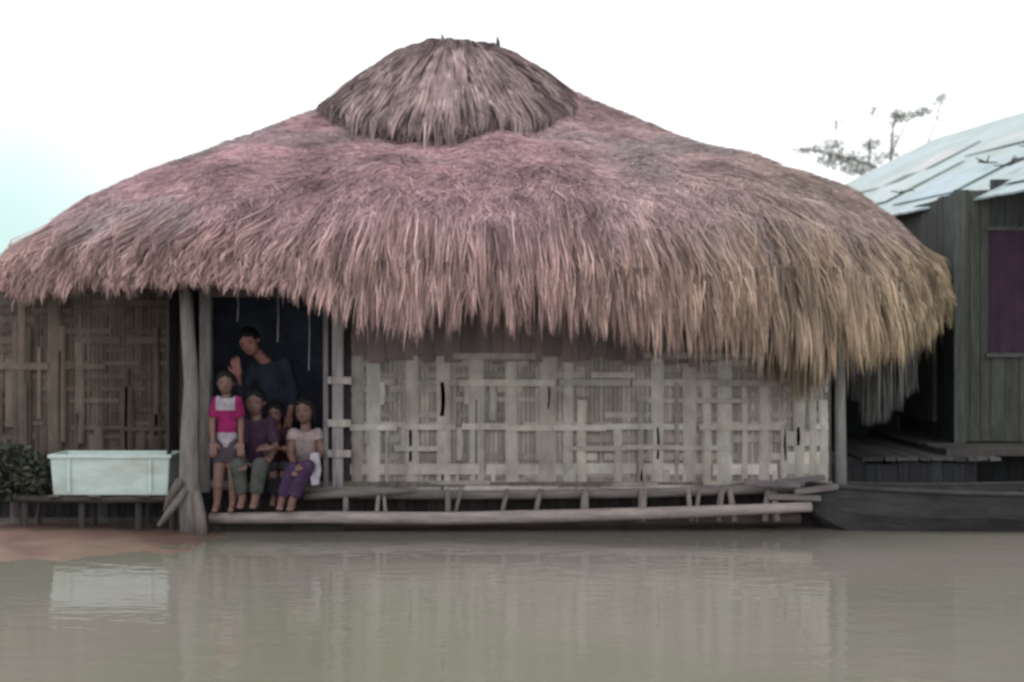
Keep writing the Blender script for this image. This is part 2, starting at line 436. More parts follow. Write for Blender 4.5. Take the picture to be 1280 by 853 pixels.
GREY = (0.33, 0.30, 0.285)
def woven_wall(name, x0, x1, z0, z1, y, slats, rails, c_slat, c_mat, parent, label=None, depth=.012):
    """mat of thin woven strips with wider split-bamboo slats and rails laid over it"""
    b = MB()
    # mat: thin alternating strips
    sw = .038; nx = int((x1 - x0) / sw)
    for i in range(nx):
        xa = x0 + i * (x1 - x0) / nx
        off = .004 * (i % 2)
        b.box((xa + .002, y + .014 + off, z0), (xa + (x1 - x0) / nx - .002, y + .022 + off, z1 + random.uniform(-.03, .03)), cj(c_mat, .28), .001)
    zz = z0 + .04; i = 0
    while zz < z1 - .05:
        h = random.uniform(.035, .06)
        xa = x0
        while xa < x1 - .02:
            xb = min(x1, xa + random.uniform(.15, .5))
            if random.random() < .78:
                b.box((xa, y + .006, zz), (xb, y + .012, zz + h), cj(c_mat, .32), .0015)
            xa = xb + random.uniform(.03, .2)
        zz += h + random.uniform(.02, .09); i += 1
    for (sx, w, za, zb, k) in slats:
        n = 5; cc = tuple(v * k for v in cj(c_slat, .16)); sway = random.uniform(-.012, .012)
        for t in range(n):
            u0, u1 = za + (zb - za) * t / n, za + (zb - za) * (t + 1) / n
            vs = []
            for (z, tt) in ((u0, t / n), (u1, (t + 1) / n)):
                xx = sx + sway * math.sin(tt * 3.1)
                ww = w / 2 * (1 + .06 * math.sin(tt * 9 + sx * 7))
                vs += [(xx - ww, y - .002, z), (xx - ww * .5, y - depth, z), (xx + ww * .5, y - depth, z), (xx + ww, y - .002, z), (xx + ww, y + .004, z), (xx - ww, y + .004, z)]
            b.add(vs, [(i, (i + 1) % 6, (i + 1) % 6 + 6, i + 6)[::-1] for i in range(6)] + ([tuple(range(6))] if t == 0 else []) + ([tuple(range(11, 5, -1))] if t == n - 1 else []), cc)
    for (xa, xb, z, h, k) in rails:
        segs = max(1, int((xb - xa) / .35)); xs = [xa + (xb - xa) * i / segs for i in range(segs + 1)]
        dz = [random.uniform(-.008, .008) for _ in xs]
        for i in range(segs):
            front = random.random() < .6
            yy = y - depth - .007 if front else y - .0035
            b.box((xs[i] - .01, yy, z - h / 2 + dz[i]), (xs[i + 1] + .01, yy + .006, z + h / 2 + dz[i]), tuple(v * k for v in cj(c_slat, .18)), .002)
    o = b.build(name, M['mat'], parent)
    if label: o['label'] = label
    return o

X = lambda px, Y=0: (px - 640) / F * (Y + 11)
Zf = lambda py, Y=0: CAM_Z + (426.5 - py) / F * (Y + 11)
zlow, ztop = Zf(613), 2.25
sl = []
for a, bb, k in ((439, 453, .78), (458, 475, 1.12), (482, 487, .8), (508, 524, 1.08), (546, 563, 1.08), (587, 606, 1.12), (594, 597, .7),
              (633, 648, 1.05), (673, 695, 1.08), (703, 716, .98), (722, 734, 1.02), (766, 777, 1.15), (798, 806, .8), (813, 829, 1.12),
              (843, 848, .7), (854, 871, 1.12), (877, 888, .95), (896, 915, 1.05), (926, 934, .9), (948, 962, 1.0), (975, 984, .85), (992, 1006, 1.0), (1010, 1020, 1.1), (1023, 1034, 1.1)):
    cx_, w_ = X((a + bb) / 2), (bb - a) / 150
    full = w_ > .08
    sl.append((cx_, w_, zlow - .01, ztop if full else Zf(random.choice((478, 534, 500))), k))
for _ in range(26):
    px = random.uniform(440, 1030); y0 = random.choice((534, 587, 478)); 
    sl.append((X(px), random.uniform(.03, .07), Zf(y0 + random.uniform(20, 50)), Zf(y0), random.uniform(.7, 1.15)))
sl = [(a, b_, max(c_, zlow - .01), d, e) for a, b_, c_, d, e in sl]
rl = []
for py, h, k, p in ((478, .055, .95, .85), (534, .05, 1.15, .8), (560, .04, .95, .35), (587, .09, 1.2, .9), (604, .035, .85, .5), (500, .04, .85, .3), (445, .05, .8, .6)):
    px = 439
    while px < 1030:
        e = min(1034, px + random.uniform(40, 130))
        if random.random() < p: rl.append((X(px), X(e), Zf(py), h, k * random.uniform(.9, 1.08)))
        px = e + random.uniform(0, 14)
rl.append((X(412), X(1036), Zf(611), .045, 1.15))
rl.append((X(985), X(1034), Zf(548), .12, 1.2)); rl.append((X(985), X(1034), Zf(572), .1, 1.25))
XR_ = X(1036)
wallc = (0.345, 0.315, 0.285); matc = (0.285, 0.25, 0.222)
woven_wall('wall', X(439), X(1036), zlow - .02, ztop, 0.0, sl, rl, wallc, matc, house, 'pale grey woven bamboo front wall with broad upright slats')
q = MB(); z_ = Zf(452); x_ = X(440)  # dark strips put the fringe's shade into the wall colour
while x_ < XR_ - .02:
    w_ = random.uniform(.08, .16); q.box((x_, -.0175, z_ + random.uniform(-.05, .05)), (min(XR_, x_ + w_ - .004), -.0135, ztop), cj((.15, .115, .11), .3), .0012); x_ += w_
q.build('wall_top_shade', M['bamboo'], house)['label'] = 'dark brown strip painted as fringe shade along the front wall top'
# set-back wall on the left, browner
YL = .6
sl2 = []
for px in range(-4, 222, 12):
    y_ = random.uniform(400, 560); sl2.append((X(px + random.uniform(-8, 8), YL), random.uniform(.03, .12), Zf(min(620, y_ + random.uniform(40, 200)), YL), Zf(y_, YL), random.uniform(.55, 1.25)))
sl2 += [(X(28, YL), .07, .45, 1.98, 1.15), (X(68, YL), .12, .45, 1.98, 1.1)]
rl2 = [(X(-12, YL), X(60, YL), Zf(458, YL), .06, 1.4), (X(60, YL), X(130, YL), Zf(458, YL), .05, 1.0), (X(-12, YL), X(225, YL), Zf(610, YL), .06, .7), (X(90, YL), X(225, YL), Zf(535, YL), .04, .7)]
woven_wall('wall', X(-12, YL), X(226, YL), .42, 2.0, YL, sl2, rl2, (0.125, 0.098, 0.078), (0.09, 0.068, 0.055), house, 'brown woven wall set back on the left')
# side walls and back wall, floor
def panel(name, a, b_, c, m='bamboo', n=10, axis=1):
    q = MB(); a, b_ = Vector(a), Vector(b_)
    for i in range(n):
        u, v = a.copy(), b_.copy()
        u[axis] = a[axis] + (b_[axis] - a[axis]) * i / n + .003; v[axis] = a[axis] + (b_[axis] - a[axis]) * (i + 1) / n - .003
        q.box(u, v, cj(c, .25), .002)
    return q.build(name, M[m], house)
XR, XLs = X(1036), X(-12, YL)
panel('wall_light_block', (X(-10, YL), YL + .05, .42), (X(224, YL), YL + .07, 1.99), (.04, .034, .03), n=1, axis=0)  # dark sheets added to block light through the wall slits
panel('wall_light_block', (X(440), .045, .34), (X(1034), .06, 2.24), (.07, .06, .055), n=1, axis=0)
panel('wall', (XR + .004, .05, .35), (XR + .03, 5.2, 2.5), (.13, .12, .11), n=60)
panel('wall', (XLs - .03, YL + .03, .42), (XLs - .004, 4.2, 1.95), (.15, .12, .10), n=50)
panel('wall', (XLs, 5.2, .35), (XR, 5.23, 2.7), (.06, .055, .055), n=80, axis=0)
panel('wall', (X(226, YL) + .02, .05, .42), (X(226, YL) + .04, 3.4, 2.5), (.06, .05, .055), n=30)
panel('floor', (XLs, YL + .03, .34), (XR - .01, 5.19, .38), (.10, .085, .075), m='wood', n=40)
panel('floor', (X(262), -.02, .345), (XR - .01, YL + .02, .385), (.13, .11, .10), m='wood', n=8)
# dark bluish sheet painting the dim interior behind the doorway
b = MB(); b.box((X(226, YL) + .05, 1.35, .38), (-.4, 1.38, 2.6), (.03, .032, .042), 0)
b.build('interior_shade', M['dark'], house)

# ---- posts
def post(name, pts, rad, c, m='wood', n=10, parent=house, wob=.06):
    q = MB(); q.tube(pts, rad, c, n, wob); return q.build(name, M[m], parent, smooth=True)
PG = (.215, .20, .185)
t = post('post', [P(240, 672, -.3), P(238, 640, -.3), P(236, 600, -.3), P(237, 540, -.28), P(239, 480, -.26), P(235, 420, -.24), P(232, 360, -.2)],
     [.095, .088, .082, .070, .060, .056, .055], (.19, .172, .162), n=14)
t['label'] = 'thick grey tree trunk post beside the doorway'
# root spurs and stakes lashed to its foot
for pts, r in (([P(232, 612, -.38), P(215, 635, -.45), P(198, 658, -.5)], [.035, .03, .018]), ([P(225, 600, -.4), P(212, 622, -.42), P(206, 640, -.42)], [.035, .03, .015]), ([P(244, 615, -.34), P(250, 645, -.38), P(252, 672, -.4)], [.045, .05, .045])):
    post('prop_root', pts, r, cj((.15, .13, .122)), wob=.12)
post('post', [P(228, 690, .35), P(229, 480, .35), P(230, 360, .35)], .045, (.12, .10, .095))
post('post', [P(1052, 680, .05), P(1051, 560, .05), P(1050, 480, .05), P(1049, 400, .05)], [.05, .048, .045, .045], (.20, .195, .185))
for px, Y in ((640, .5), (860, .5), (450, .5), (1030, 2.6), (1030, 5.1), (100, 5.1), (640, 5.1), (20, .7), (130, .7), (-70, 3)):
    post('stilt', [(X(px, Y), Y, -.8), (X(px, Y), Y, .34)], .06, cj((.10, .085, .08)))
# door frame
b = MB()
b.box((X(251), -.05, .3), (X(264.5), .06, 2.2), cj((.18, .168, .158)), .003, bev=.006)
b.build('door_jamb', M['wood'], house)
b = MB(); b.box((X(405), -.045, .3), (X(411), .05, 2.2), cj((.17, .16, .155)), .003, bev=.005); b.build('door_jamb', M['wood'], house)
b = MB(); b.box((X(416), -.06, .33), (X(430), -.02, 2.2), cj((.27, .245, .24)), .004, bev=.005); b.build('door_jamb', M['wood'], house)
b = MB(); b.box((X(411), .02, .33), (X(439), .035, 2.2), (.05, .038, .04), .001)
for py in (475, 528, 566): b.box((X(411), -.075, Zf(py + 5)), (X(440), -.061, Zf(py - 4)), cj((.34, .30, .29)), .003)
b.build('jamb_panel', M['wood'], house)
b = MB(); b.box((X(250), -.04, Zf(372)), (X(440), .06, Zf(355)), (.12, .09, .09), .004); b.build('door_lintel', M['wood'], house)
# floor edge beam, lower beam, ties between them
def beam(name, pts, r, c):
    q = MB(); q.tube(pts, r, c, 10, .07); return q.build(name, M['woodh'], house, smooth=True)
beam('floor_beam', [P(264, 606, -.06), P(420, 617, -.06), P(600, 619, -.06), P(800, 617, -.06), P(1040, 608, -.06)], [.04, .045, .04, .04, .045], (.175, .155, .145))
beam('floor_beam', [P(380, 621, -.16), P(440, 616, -.16), P(520, 613, -.16)], [.035, .045, .02], (.17, .155, .14))
lb = beam('lower_beam', [P(262, 648, -.26), P(400, 647, -.26), P(560, 648, -.25), P(700, 645, -.25), P(860, 640, -.24), P(1014, 634, -.22)], [.045, .05, .055, .055, .05, .042], (.31, .265, .25))
lb['label'] = 'long pale pole just above the water along the front of the house'
beam('lower_beam', [P(430, 655, -.1), P(640, 652, -.1), P(1000, 648, -.05)], .045, (.11, .085, .08))
for px, w, tilt in ((432, .05, 0), (472, .035, 2), (481, .03, -2), (490, .03, 3), (507, .045, 1), (532, .03, -4), (560, .05, 0), (572, .03, 5), (594, .035, -3), (630, .04, 5), (640, .035, -4), (672, .045, 4), (731, .07, 0), (803, .07, 1),
             (862, .04, -2), (872, .035, 2), (886, .04, -5), (900, .05, 2), (915, .05, -3), (925, .035, 0), (958, .05, 2), (968, .06, -3), (982, .05, 2)):
    if px in (490, 507, 532, 594, 640, 886, 925, 982): continue
    q = MB(); q.tube([P(px - tilt, 652, -.2), P(px, 630, -.19), P(px + tilt, 612, -.14)], [w * .55, w * .5, w * .5], cj((.20, .172, .165), .2), 7, .12)
    q.build('tie', M['wood'], house, smooth=True)
panel('underfloor_shade', (X(262), .16, -.35), (XR - .02, .18, .335), (.03, .025, .026), m='wood', n=1, axis=0)  # dark sheets added to shut bright gaps and paint the underfloor shade
panel('underfloor_shade', (XLs, YL + .1, -.35), (X(262), YL + .12, .335), (.025, .023, .026), m='wood', n=1, axis=0)
panel('shade_boards', (X(262), .12, -.35), (XR - .02, .14, .335), (.045, .036, .036), m='wood', n=60, axis=0)  # near-black boards stand in for the shade under the house
panel('shade_boards', (XLs, YL + .06, -.35), (X(262), YL + .08, .335), (.03, .028, .032), m='wood', n=30, axis=0)
# short boards stacked near the right end of the lower beam
for px, py, w, tl in ((975, 606, .16, .05), (1000, 600, .2, -.08), (1020, 612, .18, -.12), (992, 622, .22, .03), (950, 604, .13, .1)):
    p = P(px, py, -.2); q = MB(); q.box(p - Vector((w, .03, .022)), p + Vector((w, .03, .022)), cj((.19, .165, .165), .25), .004, rot=tl, bev=.005)
    q.build('board', M['woodh'], house)
# strings of loose straw hanging in the doorway
for px, y0, y1 in ((347, 365, 428), (386, 365, 463), (297, 362, 402)):
    q = MB(); q.tube([P(px, y0, -.1), P(px + 1, (y0 + y1) / 2, -.1), P(px, y1, -.1)], [.006, .005, .006], (.22, .22, .22), 5)
    q.build('hanging_string', M['wood'], house)
# dark block painting a small window hole's shade, right of the door
b = MB(); b.box((X(516), -.022, Zf(412)), (X(530), -.018, Zf(372)), (.03, .02, .022), 0); b.build('window', M['wood'], house)
# ragged end curtain of old thatch on the right
n = 2600; xx = rng.uniform(X(1050, .5), X(1140, .5), n); yy = .5 + rng.normal(size=n) * .06
lk = np.round((xx * 9)).astype(int); lr = rng.random(400)[lk]; z0 = np.full(n, 1.75); z1 = 1.15 - lr * .5 + rng.random(n) * .18
k = 4; ss = np.linspace(0, 1, k)[None, :]
pt = np.stack([xx[:, None] + (lk / 9 - xx)[:, None] * ss * .4 + rng.normal(size=n)[:, None] * .02 * ss, np.repeat(yy[:, None], k, 1), z0[:, None] + (z1 - z0)[:, None] * ss], -1)
cc = np.tile(np.array([.17, .165, .16]), (n, 1)) * (rng.uniform(.5, 1.1, n) * (.7 + .6 * lr))[:, None]
o = np_mesh('end_curtain', *ribbons(pt, rng.uniform(.005, .012, n), cc), M['straw'], house)
o['label'] = 'ragged grey curtain of hanging straw at the right end'
# olive scraps of long straw hanging at the right of the front wall
n = 800; xx = rng.uniform(X(950), X(1032), n); lk = np.round(xx * 8).astype(int); lr = rng.random(400)[lk]
z1 = 1.36 - lr * .2 - rng.random(n) * .12
pt = np.stack([xx[:, None] + rng.normal(size=n)[:, None] * .02 * ss, (-.12 + rng.normal(size=n) * .03)[:, None] + 0 * ss, 1.62 + (z1 - 1.62)[:, None] * ss], -1)
cc = np.tile(np.array([.27, .215, .16]), (n, 1)) * (rng.uniform(.6, 1.2, n))[:, None]
o = np_mesh('hanging_straw', *ribbons(pt, rng.uniform(.004, .010, n), cc), M['straw'], house)
o['label'] = 'long loose straw hanging over the right end of the front wall'

# ------------------------------------------------------------------ white trough on a low rack
tr = thing('trough', P(146, 616, -.05), 'long white plastic trough with a rolled rim, left of the trunk post', 'trough')
def trough():
    q = MB(); y0, y1 = -.25, .15
    xa, xb, za, zb = X(72, -.05), X(220, -.05), Zf(616, -.05), Zf(566, -.05)
    tb = .025; w = .02
    def ring(z, ins, yi):
        return [(xa + ins, y0 + yi, z), (xb - ins, y0 + yi, z), (xb - ins, y1 - yi, z), (xa + ins, y1 - yi, z)]
    vs = ring(za, tb, tb) + ring(zb - .03, .006, .006) + ring(zb - .03, -.012, -.012) + ring(zb, -.012, -.012) + ring(zb, .018, .018) + ring(za + .03, tb + .02, tb + .02)
    fs = [(3, 2, 1, 0)]
    for k in range(5):
        for i in range(4):
            fs.append((k * 4 + i, k * 4 + (i + 1) % 4, k * 4 + 4 + (i + 1) % 4, k * 4 + 4 + i))
    fs.append((20, 21, 22, 23))
    bm = bmesh.new(); bv = [bm.verts.new(v) for v in vs]
    for f in fs: bm.faces.new([bv[i] for i in f])
    bmesh.ops.bevel(bm, geom=bm.edges[:], offset=.005, segments=2, affect='EDGES')
    bm.verts.ensure_lookup_table()
    q.add([v.co for v in bm.verts], [[v.index for v in f.verts] for f in bm.faces], (1, 1, 1)); bm.free()
    return q.build('tub', M['trough'], tr)
trough()
for s in (-1, 1):
    q = MB(); xx = X(72, -.05) + .16 if s < 0 else X(220, -.05) - .16
    q.box((xx - .012, -.258, Zf(612, -.05)), (xx + .012, -.247, Zf(572, -.05)), (1, 1, 1), 0); q.build('rib', M['trough'], tr)
rk = thing('rack', (X(140), .0, -.1), 'dark low pole rack in the water carrying the white trough', 'rack')
for y in (-.2, .1):
    q = MB(); q.tube([(X(30), y, .27), (X(140), y, .26), (X(228), y, .265)], .03, cj((.06, .052, .05)), 8, .08); q.build('rail', M['woodh'], rk)
for px in (40, 110, 180, 222):
    for y in (-.16, .14):
        q = MB(); q.tube([(X(px), y, -.7), (X(px), y, .24)], .028, cj((.06, .052, .05)), 7, .08); q.build('leg', M['wood'], rk)
for px in (80, 130, 190):
    q = MB(); q.box((X(px) - .05, -.26, .285), (X(px) + .05, .2, .298), cj((.10, .09, .085)), .003); q.build('slat', M['woodh'], rk)

# weedy brush at the far left under the eave
def leaf_blob(name, cen, rad, n, size, cols, parent, m='leaf', flat=1.0):
    ph = rng.normal(size=(n, 3)); ph /= np.linalg.norm(ph, axis=1, keepdims=True)
    c = np.array(cen) + ph * np.array(rad) * (rng.random((n, 1)) ** .5)
    a = rng.normal(size=(n, 3)); a /= np.linalg.norm(a, axis=1, keepdims=True)
    b_ = np.cross(a, rng.normal(size=(n, 3))); b_ /= np.linalg.norm(b_, axis=1, keepdims=True)
    s = size * rng.uniform(.6, 1.4, (n, 1))
    V = np.stack([c - a * s, c - b_ * s * .4, c + a * s, c + b_ * s * .4], 1).reshape(-1, 3)
    Fq = np.arange(n * 4).reshape(-1, 4)
    cc = np.array(cols)[rng.integers(0, len(cols), n)] * rng.uniform(.7, 1.3, (n, 1))
    return V, Fq, np.repeat(cc, 4, 0)
bush = thing('bush', (X(15, -.1), -.1, -.2), 'dark green weedy bush at the water edge left of the white trough', 'bush')
parts = [leaf_blob('f', P(px, py, -.1 + dy), (rx, .25, rz), nn, .035, [(.03, .038, .026), (.04, .048, .034), (.028, .034, .024), (.05, .05, .032)], None)
         for px, py, dy, rx, rz, nn in ((5, 600, 0, .3, .2, 1500), (35, 590, .05, .2, .16, 900), (-30, 585, .1, .4, .3, 1500), (18, 575, .1, .15, .14, 500), (50, 606, 0, .12, .08, 300))]
np_mesh('foliage', *join(parts), M['leaf'], bush)
for dx in (-.25, -.1, .05, .15):
    q = MB(); q.tube([(bush.location.x + dx, -.1, -.4), (bush.location.x + dx * 1.3, -.08, .1), (bush.location.x + dx * 1.8, -.1, .5)], [.012, .01, .004], (.10, .08, .06), 5); q.build('stem', M['wood'], bush)

# ------------------------------------------------------------------ people
def finish(mb, name, m, parent, voxel, smooth_it=4, paint=None, base=(.5, .5, .5)):
    me = bpy.data.meshes.new(name); me.from_pydata(mb.v, [], mb.f); me.update()
    o = bpy.data.objects.new(name, me); col.objects.link(o)
    r = o.modifiers.new('r', 'REMESH'); r.mode = 'VOXEL'; r.voxel_size = voxel; r.adaptivity = 0
    s = o.modifiers.new('s', 'SMOOTH'); s.factor = .5; s.iterations = smooth_it
    dg = bpy.context.evaluated_depsgraph_get(); ev = o.evaluated_get(dg)
    nm = bpy.data.meshes.new_from_object(ev); nm.name = name
    o.modifiers.clear(); o.data = nm; bpy.data.meshes.remove(me)
    nv = len(nm.vertices); co = np.empty(nv * 3, dtype=np.float32); nm.vertices.foreach_get('co', co); co = co.reshape(-1, 3)
    C = np.ones((nv, 4), dtype=np.float32); C[:, :3] = base
    if paint is not None: paint(co, C)
    for a in list(nm.color_attributes): nm.color_attributes.remove(a)
    ca = nm.color_attributes.new('Col', 'FLOAT_COLOR', 'POINT'); ca.data.foreach_set('color', C.ravel())
    nm.materials.clear(); nm.materials.append(m); nm.shade_smooth()
    if parent: o.parent = parent; o.matrix_parent_inverse = Matrix.Translation(-parent.location)
    return o

def ball(mb, c, r, rot=None, n=12):
    bm = bmesh.new(); bmesh.ops.create_uvsphere(bm, u_segments=16, v_segments=n, radius=1)
    r = (r, r, r) if not hasattr(r, '__len__') else r
    bm.verts.ensure_lookup_table()
    vs = []
    for v in bm.verts:
        q = Vector((v.co.x * r[0], v.co.y * r[1], v.co.z * r[2]))
        if rot is not None: q = rot @ q
        vs.append(q + Vector(c))
    mb.add(vs, [[v.index for v in f.verts] for f in bm.faces]); bm.free()

def limb(mb, pts, rad):
    mb.tube(pts, rad, n=12)
    for p, r in zip(pts, rad): ball(mb, p, r, n=8)

def frame(fwd, up):
    f = Vector(fwd).normalized(); u = (Vector(up) - f * Vector(up).dot(f)).normalized(); r = u.cross(f)     # r: person's left/right axis
    return Matrix((r, -f, u)).transposed()      # columns: local x=r, local y=-forward, z=up

def hand(mb, wrist, direction, palm_n, size, side, curl=.5):
    d = Vector(direction).normalized(); pn = Vector(palm_n); pn = (pn - d * pn.dot(d)).normalized(); s = d.cross(pn)
    L_ = size
    # palm
    for k in range(5):
        q = Vector(wrist) + d * (L_ * (.08 + .11 * k))
        ball(mb, q, (L_ * .16, L_ * .16, L_ * .16) if k == 0 else (L_ * .2,) * 3, n=6) if k < 1 else None
    c = Vector(wrist) + d * L_ * .27
    rot = Matrix((s, pn, d)).transposed()
    ball(mb, c, (L_ * .23, L_ * .10, L_ * .30), rot, n=8)
    for i, (off, ln) in enumerate(((-.17, .42), (-.06, .48), (.06, .45), (.16, .36))):
        b0 = Vector(wrist) + d * L_ * .48 + s * off * L_
        a1 = curl * .5; p1 = b0 + (d * math.cos(a1) + pn * math.sin(a1) + s * off * .4) * ln * L_ * .45
        a2 = curl * 1.3; p2 = p1 + (d * math.cos(a2) + pn * math.sin(a2)) * ln * L_ * .32
        a3 = curl * 2.0; p3 = p2 + (d * math.cos(a3) + pn * math.sin(a3)) * ln * L_ * .25
        r = L_ * .048
        limb(mb, [b0, p1, p2, p3], [r * 1.1, r, r * .95, r * .8])
    t0 = Vector(wrist) + d * L_ * .15 + s * side * L_ * .15
    t1 = t0 + (d * .7 + s * side * .7).normalized() * L_ * .22; t2 = t1 + (d * .95 + s * side * .2 + pn * .3).normalized() * L_ * .2
    limb(mb, [t0, t1, t2], [L_ * .07, L_ * .06, L_ * .048])

def foot(mb, ankle, fwd, L_):
    f = Vector((fwd[0], fwd[1], 0)).normalized(); a = Vector(ankle); low = a - Vector((0, 0, L_ * .27))
    heel = low - f * L_ * .2; ballp = low + f * L_ * .5 
    limb(mb, [a, heel + Vector((0, 0, L_ * .06))], [L_ * .16, L_ * .15])
    limb(mb, [a + f * L_ * .05, ballp + Vector((0, 0, L_ * .0))], [L_ * .17, L_ * .14])
    limb(mb, [heel + Vector((0, 0, L_ * .02)), ballp], [L_ * .13, L_ * .14])
    s = f.cross(Vector((0, 0, 1)))
    for i, o in enumerate((-.13, -.06, 0, .06, .11)):
        k = .2 - .02 * i
        limb(mb, [ballp + s * o * L_, ballp + s * o * L_ + f * L_ * k - Vector((0, 0, L_ * .03))], [L_ * .055, L_ * .045])

def ring_shell(mb, rings):
    """closed stack of elliptical rings (centre, x axis vector, y axis vector)"""
    n = 20; vs = []
    for c, ax, ay in rings:
        for j in range(n):
            a = 2 * math.pi * j / n; vs.append(Vector(c) + Vector(ax) * math.cos(a) + Vector(ay) * math.sin(a))
    k = len(rings)
    fs = [(i * n + j, i * n + (j + 1) % n, (i + 1) * n + (j + 1) % n, (i + 1) * n + j) for i in range(k - 1) for j in range(n)]
    fs += [tuple(range(n))[::-1], tuple((k - 1) * n + j for j in range(n))]
    mb.add(vs, fs)

def cone_shell(mb, a, b_, ra, rb):
    a, b_ = Vector(a), Vector(b_); t = (b_ - a).normalized(); u = t.cross(Vector((.1, 1, .2))).normalized(); w = t.cross(u)
    m_ = (a + b_) / 2; rm = (ra + rb) / 2
    ring_shell(mb, [(a, u * ra, w * ra), (m_, u * rm, w * rm), (b_, u * rb, w * rb)])

def person(label, J, Hd, skin, shirt, pants, fwd=(0, -1, 0), up=(0, 0, 1), k=1.0, hair_len=0.0, sleeve=.6, leg_cover=.9, shirt_paint=None,
           skirt=None, extra=None, seated=True, group='children and a taller one gathered in the doorway'):
    """J: joints (world). Hd: head centre, head height."""
    base = (J['hipL'] + J['hipR']) / 2
    root = thing('person', (base.x, base.y, min(J['ankL'].z, J['ankR'].z) - .05), label, 'person', group)
    hc, hh = Hd; fr = frame(fwd, up); HL = lambda x, y, z: hc + fr @ Vector((x, y, z)) * hh      # y negative = face side
    shM = (J['shL'] + J['shR']) / 2; hipM = (J['hipL'] + J['hipR']) / 2
    b = MB()
    sx = (J['shR'] - J['shL']).normalized(); up_t = (shM - hipM).normalized(); sy = sx.cross(up_t).normalized()
    sw = (J['shR'] - J['shL']).length
    # trunk
    R_ = lambda c, a, d: (c, sx * a, sy * d)
    ring_shell(b, [R_(hipM - up_t * .04 * k, .40 * sw, .30 * sw), R_(hipM + up_t * .05 * k, .46 * sw, .34 * sw), R_(hipM.lerp(shM, .4), .40 * sw, .30 * sw),
                   R_(hipM.lerp(shM, .75), .47 * sw, .33 * sw), R_(hipM.lerp(shM, .95), .48 * sw, .27 * sw), R_(shM + up_t * .03 * k, .25 * sw, .2 * sw)])
    # neck and head
    limb(b, [shM, HL(0, .10, -.35)], [.048 * k, .042 * k])
    ball(b, HL(0, .02, .12), (hh * .36, hh * .42, hh * .38), fr)
    ball(b, HL(0, -.10, -.10), (hh * .30, hh * .30, hh * .38), fr)
    ball(b, HL(0, -.20, -.32), (hh * .15, hh * .14, hh * .12), fr)
    ball(b, HL(.17, -.20, -.10), (hh * .12, hh * .12, hh * .12), fr); ball(b, HL(-.17, -.20, -.10), (hh * .12, hh * .12, hh * .12), fr)
    limb(b, [HL(0, -.36, .03), HL(0, -.43, -.09)], [hh * .035, hh * .06]); ball(b, HL(0, -.39, -.12), (hh * .09, hh * .05, hh * .045), fr)
    ball(b, HL(0, -.36, -.22), (hh * .10, hh * .05, hh * .045), fr)
    for s in (-1, 1): ball(b, HL(.36 * s, .03, -.03), (hh * .04, hh * .08, hh * .12), fr, n=8)
    # limbs
    for s, side in (('L', -1), ('R', 1)):
        limb(b, [J['sh' + s], J['el' + s], J['wr' + s]], [.043 * k, .033 * k, .024 * k])
        limb(b, [J['el' + s], J['el' + s].lerp(J['wr' + s], .3)], [.033 * k, .034 * k])
        dd = J.get('hd' + s, (J['wr' + s] - J['el' + s]).normalized())
        hand(b, J['wr' + s], dd, J.get('pn' + s, Vector((0, .3, -1))), hh * .78, -side, .45)
        hip, kn, an = J['hip' + s], J['kn' + s], J['ank' + s]
        limb(b, [hip, kn, an], [.078 * k, .052 * k, .034 * k])
        limb(b, [kn, kn.lerp(an, .3)], [.05 * k, .053 * k])
        foot(b, an, J.get('ft', (0, -1, 0)), hh * .85)
    eyes = [HL(-.15, -.385, .02), HL(.15, -.385, .02)]; mouth = HL(0, -.42, -.225)
    def paint(co, C):
        C[:, :3] = skin
        def near(p, sx_, sz_):
            d = co - np.array(p); l = d @ np.array(fr)
            return np.clip(1.6 - 1.6 * np.sqrt((l[:, 0] / sx_) ** 2 + (l[:, 2] / sz_) ** 2 + (l[:, 1] / (.12 * hh)) ** 2), 0, 1)[:, None]
        for e in eyes:
            w = near(e, .085 * hh, .04 * hh); C[:, :3] = C[:, :3] * (1 - w) + np.array([.015, .01, .01]) * w
            w = near(e + (fr @ Vector((0, 0, .10))) * hh, .11 * hh, .025 * hh); C[:, :3] = C[:, :3] * (1 - w * .8) + np.array([.02, .015, .012]) * w * .8
        w = near(mouth, .12 * hh, .035 * hh); C[:, :3] = C[:, :3] * (1 - w * .8) + np.array([.16, .05, .05]) * w * .8
    body = finish(b, 'body', M['skin'], root, .0055, 3, paint)
    # hair
    b = MB()
    ball(b, HL(0, .08, .16), (hh * .405, hh * .44, hh * .41), fr); ball(b, HL(0, .17, -.02), (hh * .38, hh * .36, hh * .40), fr)
    ball(b, HL(.12, -.13, .33), (hh * .22, hh * .22, hh * .16), fr); ball(b, HL(-.12, -.13, .33), (hh * .22, hh * .22, hh * .16), fr)
    if hair_len:
        ring_shell(b, [(HL(0, .2, .1), fr @ Vector((.37 * hh, 0, 0)), fr @ Vector((0, .3 * hh, 0))), (HL(0, .24, -.3), fr @ Vector((.36 * hh, 0, 0)), fr @ Vector((0, .22 * hh, 0))),
                       (HL(0, .28, -.45 - hair_len), fr @ Vector((.24 * hh, 0, 0)), fr @ Vector((0, .12 * hh, 0)))])
        for s in (-1, 1): limb(b, [HL(.34 * s, .02, .15), HL(.38 * s, .02, -.15), HL(.36 * s, .06, -.35 - hair_len * .5)], [hh * .08, hh * .07, hh * .04])
    finish(b, 'hair', M['hair'], root, .006, 2)
    # shirt
    b = MB(); g = .012 * k
